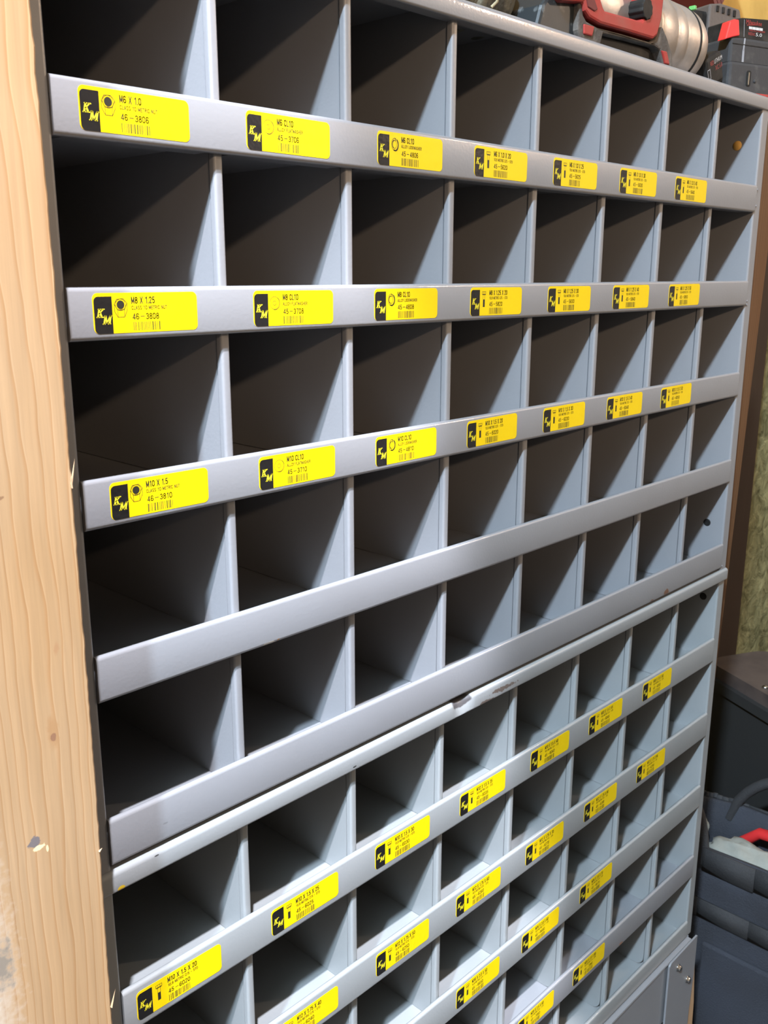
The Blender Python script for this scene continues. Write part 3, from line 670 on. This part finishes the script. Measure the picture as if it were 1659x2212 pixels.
# ribbed grimy hose end
hose = empty('hose', (0.415, 0.060, TOP))
tag(hose, 'grimy olive ribbed hose end with mottled sleeve, lying left of the red framed tool', 'hose')
pr = []; RH = 0.030
for i in range(34):
    t = i * 0.0036; pr += [(t, RH - 0.0012), (t + 0.0009, RH), (t + 0.0021, RH), (t + 0.0030, RH - 0.0012)]
hd = Vector((1, 0.06, 0)).normalized()
obj('ribbed_hose', MB().lathe([(0, 0.02)] + pr, (0.256, 0.052, TOP + RH), hd, 40), M['olive'], hose)
sl = [(0.0, RH - 0.003), (0.003, RH + 0.002), (0.010, RH + 0.003), (0.013, RH + 0.0005), (0.030, RH + 0.001), (0.040, RH + 0.0025), (0.050, RH - 0.001), (0.056, RH - 0.005), (0.0565, 0.016), (0.050, 0.014)]
obj('sleeve', MB().lathe(sl, Vector((0.256, 0.052, TOP + RH)) + hd * 0.120, hd, 40), M['olive'], hose)
cd = [Vector((0.3850 + 0.004 * math.sin(i * 1.3), 0.052 - (RH + 0.004) * math.sin(R(20 + i * 9)), TOP + RH + (RH + 0.003) * math.cos(R(20 + i * 9)))) for i in range(13)]
obj('twine', MB().tube(cd, 0.0013, 6), mat('knotted_twine', (0.40, 0.33, 0.20), 0.9), hose)


# batteries
def bat_text(mb, s, x, z, wd, h, y): put_text(mb, s, x, z, wd, h, lambda a, b, d: (a, y - d, b), 0.0003)


b1 = empty('battery_pack', (0.838, 0.05, TOP))
tag(b1, 'large black battery with red latch and charge gauge at the cabinet top right end', 'battery', 'cordless tool batteries')
Mb = Matrix.Translation((0.8066, 0.030, 0)) @ Matrix.Rotation(R(-20), 4, 'Z')
fb = lambda y0: (lambda a, b, d: Mb @ Vector((a, y0 - d, b)))
W1 = 0.072
obj('casing', MB().box(0.001, W1, 0.0, 0.048, -0.006, 0.0215).xf(Mb), M['charcoal'], b1, bevel=0.0030)
obj('lower_casing', MB().prism([(0.0035, TOP), (0.0, -0.030), (0.0, -0.0030), (W1 + 0.001, -0.0030), (W1 + 0.001, -0.030), (W1 - 0.003, TOP)], -0.0020, 0.048, 'y').xf(Mb), M['charcoal'], b1, bevel=0.0035)
obj('terminal_block', MB().prism([(0.0090, 0.0205), (0.0078, 0.0395), (0.020, 0.0420), (W1 - 0.004, 0.0445), (W1 - 0.004, 0.0205)], 0.004, 0.044, 'y').xf(Mb), M['dark_rubber'], b1, bevel=0.0012)
obj('latch', MB().prism([(-0.0083, 0.0169), (-0.0034, 0.0353), (0.0029, 0.0378), (0.0089, 0.0378), (0.0118, 0.0225), (0.0031, 0.0205)], -0.0012, 0.011, 'y').xf(Mb), M['red_bright'], b1, bevel=0.0010)
obj('groove', MB().box(0.0035, W1 - 0.006, -0.0004, 0.0004, 0.0140, 0.0148).xf(Mb), M['dark_rubber'], b1)
pm = MB(); stroke(pm, [(0.0205, 0.0200), (0.0198, 0.0090)], 0.0022, fb(0.0), 0.0003); stroke(pm, [(0.0198, 0.0082), (0.0200, -0.0016)], 0.0030, fb(0.0), 0.0003)
obj('side_mark', pm, M['grey_tape'], b1, fix=False)
obj('slot', MB().prism(rrect(0.0258, 0.0320, -0.0270, -0.0110, 0.0022), -0.0024, -0.0018, 'y').xf(Mb), M['dark_rubber'], b1)
obj('clip', MB().box(0.0275, 0.0290, -0.0034, -0.0022, -0.0255, -0.0130).xf(Mb), M['screw'], b1)
obj('screw', MB().lathe([(0, 0.0), (0, 0.0022), (0.001, 0.0016), (0.001, 0.0)], Mb @ Vector((0.0385, -0.0018, -0.021)), Mb.to_3x3() @ Vector((0, -1, 0)), 12), M['charcoal'], b1)
pm = MB(); stroke(pm, [(0.0212, 0.0400), (0.0228, 0.0235)], 0.0006, fb(0.004), 0.0003); obj('panel_line', pm, M['grey_tape'], b1, fix=False)
pm = MB(); put_text(pm, 'Milwaukee', 0.0244, 0.0362, 0.0230, 0.0045, fb(0.004), 0.0003)
stroke(pm, [(0.0260, 0.0352), (0.0400, 0.0368)], 0.0006, fb(0.004), 0.0003)
obj('script_lettering', pm, M['red_ink'], b1, fix=False)
pm = MB()
for k in range(4): stroke(pm, [(0.0300 + k * 0.0052, 0.0330), (0.0328 + k * 0.0052, 0.0330)], 0.0026, fb(0.004), 0.0003)
put_text(pm, '5.0', 0.0400, 0.0256, 0.0090, 0.0034, fb(0.004), 0.0003)
obj('charge_gauge', pm, M['white_ink'], b1, fix=False)
pm = MB(); put_text(pm, 'REDLITHIUM', 0.0300, 0.0298, 0.0230, 0.0018, fb(0.004), 0.0003); put_text(pm, 'REDXC', 0.0290, 0.0258, 0.0100, 0.0028, fb(0.004), 0.0003)
obj('small_lettering', pm, M['red_ink'], b1, fix=False)
obj('base_trim', MB().box(0.040, 0.060, -0.0030, 0.001, TOP + 0.0005, TOP + 0.0045).xf(Mb), M['red'], b1, bevel=0.0008)

b2 = empty('battery_pack', (0.780, 0.05, TOP))
tag(b2, 'tilted black battery pack with white and red lettering, between silver barrel and large battery', 'battery', 'cordless tool batteries')
Mt = Matrix.Translation((0.778, 0.026, TOP + 0.0015)) @ Matrix.Rotation(R(-24), 4, 'Y')
mb = MB().box(-0.012, 0.026, 0.004, 0.060, 0.002, 0.034); mb.xf(Mt)
mb.v = [Vector((v.x, v.y, max(v.z, TOP))) for v in mb.v]
obj('casing', mb, M['dark_rubber'], b2, bevel=0.004)
fr2 = lambda a, b, d: Mt @ Vector((a, 0.004 - d, b))
pm = MB(); put_text(pm, 'LITHIUM', 0.006, 0.0245, 0.018, 0.0042, fr2, 0.0004); obj('white_lettering', pm, M['white_ink'], b2, fix=False)
pm = MB(); put_text(pm, 'RED', -0.003, 0.0245, 0.0075, 0.0042, fr2, 0.0004); put_text(pm, 'XC 5.0', 0.007, 0.0175, 0.016, 0.0045, fr2, 0.0004); obj('red_lettering', pm, M['red_ink'], b2, fix=False)
pm = MB(); stroke(pm, [(-0.011, 0.022), (-0.005, 0.022), (-0.005, 0.013), (-0.010, 0.013)], 0.0009, fr2, 0.0004, True); obj('window_outline', pm, M['grey_tape'], b2, fix=False)

b3 = empty('battery_pack', (0.79, 0.09, TOP))
tag(b3, 'upright black battery with ribbed brown grey top, standing behind the red latch', 'battery', 'cordless tool batteries')
Mt = Matrix.Translation((0.868, 0.106, 0.0)) @ Matrix.Rotation(R(-18), 4, 'Z')
mb = MB().box(-0.018, 0.024, -0.018, 0.045, TOP, 0.066); obj('casing', mb.xf(Mt), M['dark_rubber'], b3, bevel=0.004)
mb = MB().prism([(0.002, 0.030), (0.002, 0.0725), (0.020, 0.0750), (0.050, 0.0720), (0.054, 0.060), (0.030, 0.052), (0.022, 0.000), (0.010, 0.000), (0.006, 0.030)], -0.022, 0.045, 'y')
obj('cover', mb.xf(Mt), M['brown_plastic'], b3, bevel=0.002)
mb = MB()
for k in range(4): mb.box(0.012 + k * 0.009, 0.0155 + k * 0.009, -0.0232, -0.020, 0.0655 - k * 0.0008, 0.0715 - k * 0.0006)
obj('vent_slot', mb.xf(Mt), M['dark_rubber'], b3)
mb = MB(); stroke(mb, [(-0.016, 0.044), (-0.006, 0.044), (-0.004, 0.030), (-0.006, 0.020), (-0.014, 0.018)], 0.0009, lambda a, b, d: Mt @ Vector((a, -0.018 - d, b)), 0.0004, True)
obj('window_outline', mb, M['grey_tape'], b3, fix=False)
mb = MB().box(0.0, 0.0022, -0.024, -0.018, 0.008, 0.022).box(0.004, 0.0062, -0.024, -0.018, 0.010, 0.024)
obj('contact', mb.xf(Mt @ Matrix.Rotation(R(20), 4, 'Y')), M['screw'], b3)

# dark red ribbed case behind the tools
rc = MB(); Mt = Matrix.Translation((1.227, 0.304, 0.293)) @ Matrix.Rotation(R(42), 4, 'Y')
for k in range(15): rc.box(-0.11, 0.11, -0.035, 0.035, -0.075 + k * 0.010, -0.0665 + k * 0.010)
rc.box(-0.108, 0.108, -0.032, 0.036, -0.074, 0.074)
tag(obj('ribbed_case', rc.xf(Mt), M['dark_red'], bevel=0), 'dark red ribbed plastic case hanging tilted on the yellow wall behind the tools', 'case')

# ------------------------------------------------------------------ right of the cabinets
tag(obj('wooden_post', MB().prism([(0.003, -0.060), (0.031, -1.14), (0.121, -1.14), (0.093, -0.060)], 0.8625, 0.9020, 'x'), M['post']), 'rough brown wooden post behind the right flank of the bin cabinets', 'post')
M['stud_dark'] = wood('dark_lumber', (0.060, 0.032, 0.016), (0.03, 0.015, 0.008), (0.08, 0.045, 0.022))
tag(obj('wall_stud', MB().box(1.600, 1.712, 0.325, 0.399, -ZO, -0.052), M['stud_dark']), 'dark brown stud on the insulated wall right of the brown post', 'stud')
tag(obj('plywood_offcut', MB().prism([(0.862, -ZO), (0.862, -1.150), (0.8640, -1.148), (0.8760, -1.235), (0.8790, -1.300), (0.8860, -ZO)], -0.004, 0.012, 'y'), M['board']),
    'pale plywood offcut standing upright beside the bolted corner leg', 'board')

# tall black tote, its long side turned towards the camera
tote = empty('storage_tote', (1.42, 0.0, -ZO))
tag(tote, 'tall black plastic storage tote with brown grey lid behind the canvas bag', 'tote')
Mt = Matrix.Translation((1.4256, 0.2292, 0)) @ Matrix.Rotation(R(-26.4), 4, 'Z')       # local -Y runs along the visible long side, +X away


def rbox(x0, x1, y0, y1, z0, z1, r, tap=0.0):
    mb = MB(); o = rrect(x0, x1, y0, y1, r, n=6); n = len(o); cx, cy = (x0 + x1) / 2, (y0 + y1) / 2
    vs = [(cx + (a - cx) * (1 - tap), cy + (b - cy) * (1 - tap), z0) for a, b in o] + [(a, b, z1) for a, b in o]
    mb.add(vs, [(i, (i + 1) % n, n + (i + 1) % n, n + i) for i in range(n)], False)
    mb.add(vs[:n], [tuple(range(n))[::-1]]); mb.add(vs[n:], [tuple(range(n))]); return mb


obj('body', rbox(0.008, 0.175, -0.44, 0.070, -ZO, -1.012, 0.04, 0.07).xf(Mt), M['tote'], tote)
obj('rim', rbox(0.0, 0.183, -0.45, 0.080, -1.020, -1.000, 0.045).xf(Mt), M['tote'], tote, bevel=0.004)
obj('lid', rbox(0.012, 0.171, -0.438, 0.068, -1.000, -0.975, 0.04).xf(Mt), M['tote_lid'], tote, bevel=0.006)
for k in range(3):
    obj('lid_rib', MB().box(0.03, 0.155, -0.10 - k * 0.12, -0.085 - k * 0.12, -0.976, -0.968).xf(Mt), M['tote_lid'], tote, bevel=0.003)
for yy in (-0.080, -0.105):
    obj('rivet', MB().lathe([(0, 0.0), (0, 0.006), (0.003, 0.005), (0.004, 0.0)], Mt @ Vector((0.030, yy, -0.975)), (0, 0, 1), 14), M['screw'], tote)

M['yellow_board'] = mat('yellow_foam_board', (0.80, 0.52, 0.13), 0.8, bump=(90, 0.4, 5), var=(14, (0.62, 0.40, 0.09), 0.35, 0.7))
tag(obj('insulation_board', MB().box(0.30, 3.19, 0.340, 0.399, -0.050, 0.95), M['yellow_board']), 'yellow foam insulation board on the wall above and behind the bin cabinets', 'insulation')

# open canvas tool bag
bag = empty('tool_bag', (1.12, 0.0, -ZO))
tag(bag, 'open slate grey canvas tool bag with rags inside, standing right of the cabinets', 'bag')
def bagwall():
    mb = MB(); n = 64; lv = [(-ZO, 0.92), (-1.60, 1.03), (-1.42, 1.05), (-1.28, 1.02), (-1.16, 1.0), (-1.10, 1.0)]
    rings = []
    for side, (off) in enumerate((0.0, 0.009)):
        for z, k in (lv if side == 0 else lv[::-1]):
            rg = []
            for i in range(n):
                q = 2 * math.pi * i / n; c, s_ = math.cos(q), math.sin(q); e = 0.32
                x = 1.125 + (0.080 - off) * k * math.copysign(abs(c) ** e, c); y = -0.010 + (0.170 - off) * k * math.copysign(abs(s_) ** e, s_)
                w_ = noise.noise(Vector((x * 9, y * 9, z * 7))) * 0.006
                rg.append((x + w_ * c, y + w_ * s_, z + 0.006 * noise.noise(Vector((x * 12, y * 12, 3))) * (z > -1.2)))
            rings.append(rg)
    vs = [v for r_ in rings for v in r_]
    mb.add(vs, [(i * n + k, i * n + (k + 1) % n, (i + 1) * n + (k + 1) % n, (i + 1) * n + k) for i in range(len(rings) - 1) for k in range(n)], True)
    mb.add(rings[0], [tuple(range(n))]); mb.add(rings[-1], [tuple(range(n))]); return mb
obj('body', bagwall(), M['fabric'], bag)
for z, h in ((-1.118, 0.020), (-1.205, 0.016)):
    ps = []
    for i in range(65):
        q = 2 * math.pi * i / 64; c, s_ = math.cos(q), math.sin(q); e = 0.32; k = 1.0 if z > -1.2 else 1.012
        ps.append((1.125 + 0.083 * k * math.copysign(abs(c) ** e, c), -0.010 + 0.173 * k * math.copysign(abs(s_) ** e, s_)))
    mb = MB()
    for i in range(64):
        a, b = ps[i], ps[i + 1]; mb.add([(*a, z - h), (*b, z - h), (*b, z + h), (*a, z + h)], [(0, 1, 2, 3)], True)
    o = obj('webbing_band', mb, M['strap'], bag); sd = o.modifiers.new('thick', 'SOLIDIFY'); sd.thickness = 0.003; sd.offset = 1
for x, y0, y1, zz in ((1.200, 0.10, -0.11, 0.075), (1.050, 0.120, 0.075, 0.060)):
    pts = [(x, y0 + (y1 - y0) * i / 16, -1.13 + (zz + 0.03) * math.sin(math.pi * i / 16) ** 0.6) for i in range(17)]
    obj('handle', MB().tube(pts, 0.0085, 10), M['strap'], bag)
obj('pocket', MB().box(1.034, 1.044, -0.150, 0.060, -1.50, -1.26), M['fabric'], bag, bevel=0.004)


def lump(c, r, seed, mat_, name, label, cat):
    mb = MB(); n, m = 28, 16; vs = []
    for i in range(m + 1):
        for k in range(n):
            t = math.pi * i / m; q = 2 * math.pi * k / n
            d = Vector((math.sin(t) * math.cos(q), math.sin(t) * math.sin(q), math.cos(t)))
            f = 1 + 0.35 * noise.noise(d * 2.2 + Vector((seed, 0, 0))) + 0.12 * noise.noise(d * 6 + Vector((seed, 5, 0)))
            vs.append((c[0] + r[0] * d.x * f, c[1] + r[1] * d.y * f, c[2] + r[2] * d.z * f))
    mb.add(vs, [(i * n + k, i * n + (k + 1) % n, (i + 1) * n + (k + 1) % n, (i + 1) * n + k) for i in range(m) for k in range(n)], True)
    return tag(obj(name, mb, mat_), label, cat)


lump((1.098, 0.022, -1.126), (0.030, 0.066, 0.022), 3, M['rag'], 'rag', 'crumpled off white rag in the mouth of the canvas bag', 'cloth')
lump((1.120, 0.112, -1.120), (0.010, 0.011, 0.024), 8, M['rag'], 'glove', 'pale bundle at the back of the open canvas bag', 'cloth')
lump((1.130, -0.085, -1.120), (0.030, 0.036, 0.026), 12, M['rag'], 'rag', 'pale rag bundle at the near right end inside the bag', 'cloth')
tag(obj('screwdriver', MB().tube([(1.160, 0.060, -1.140), (1.155, 0.030, -1.108), (1.160, -0.040, -1.104)], 0.009, 12), M['red_bright']), 'red handled tool lying behind the rag in the canvas bag', 'tool')
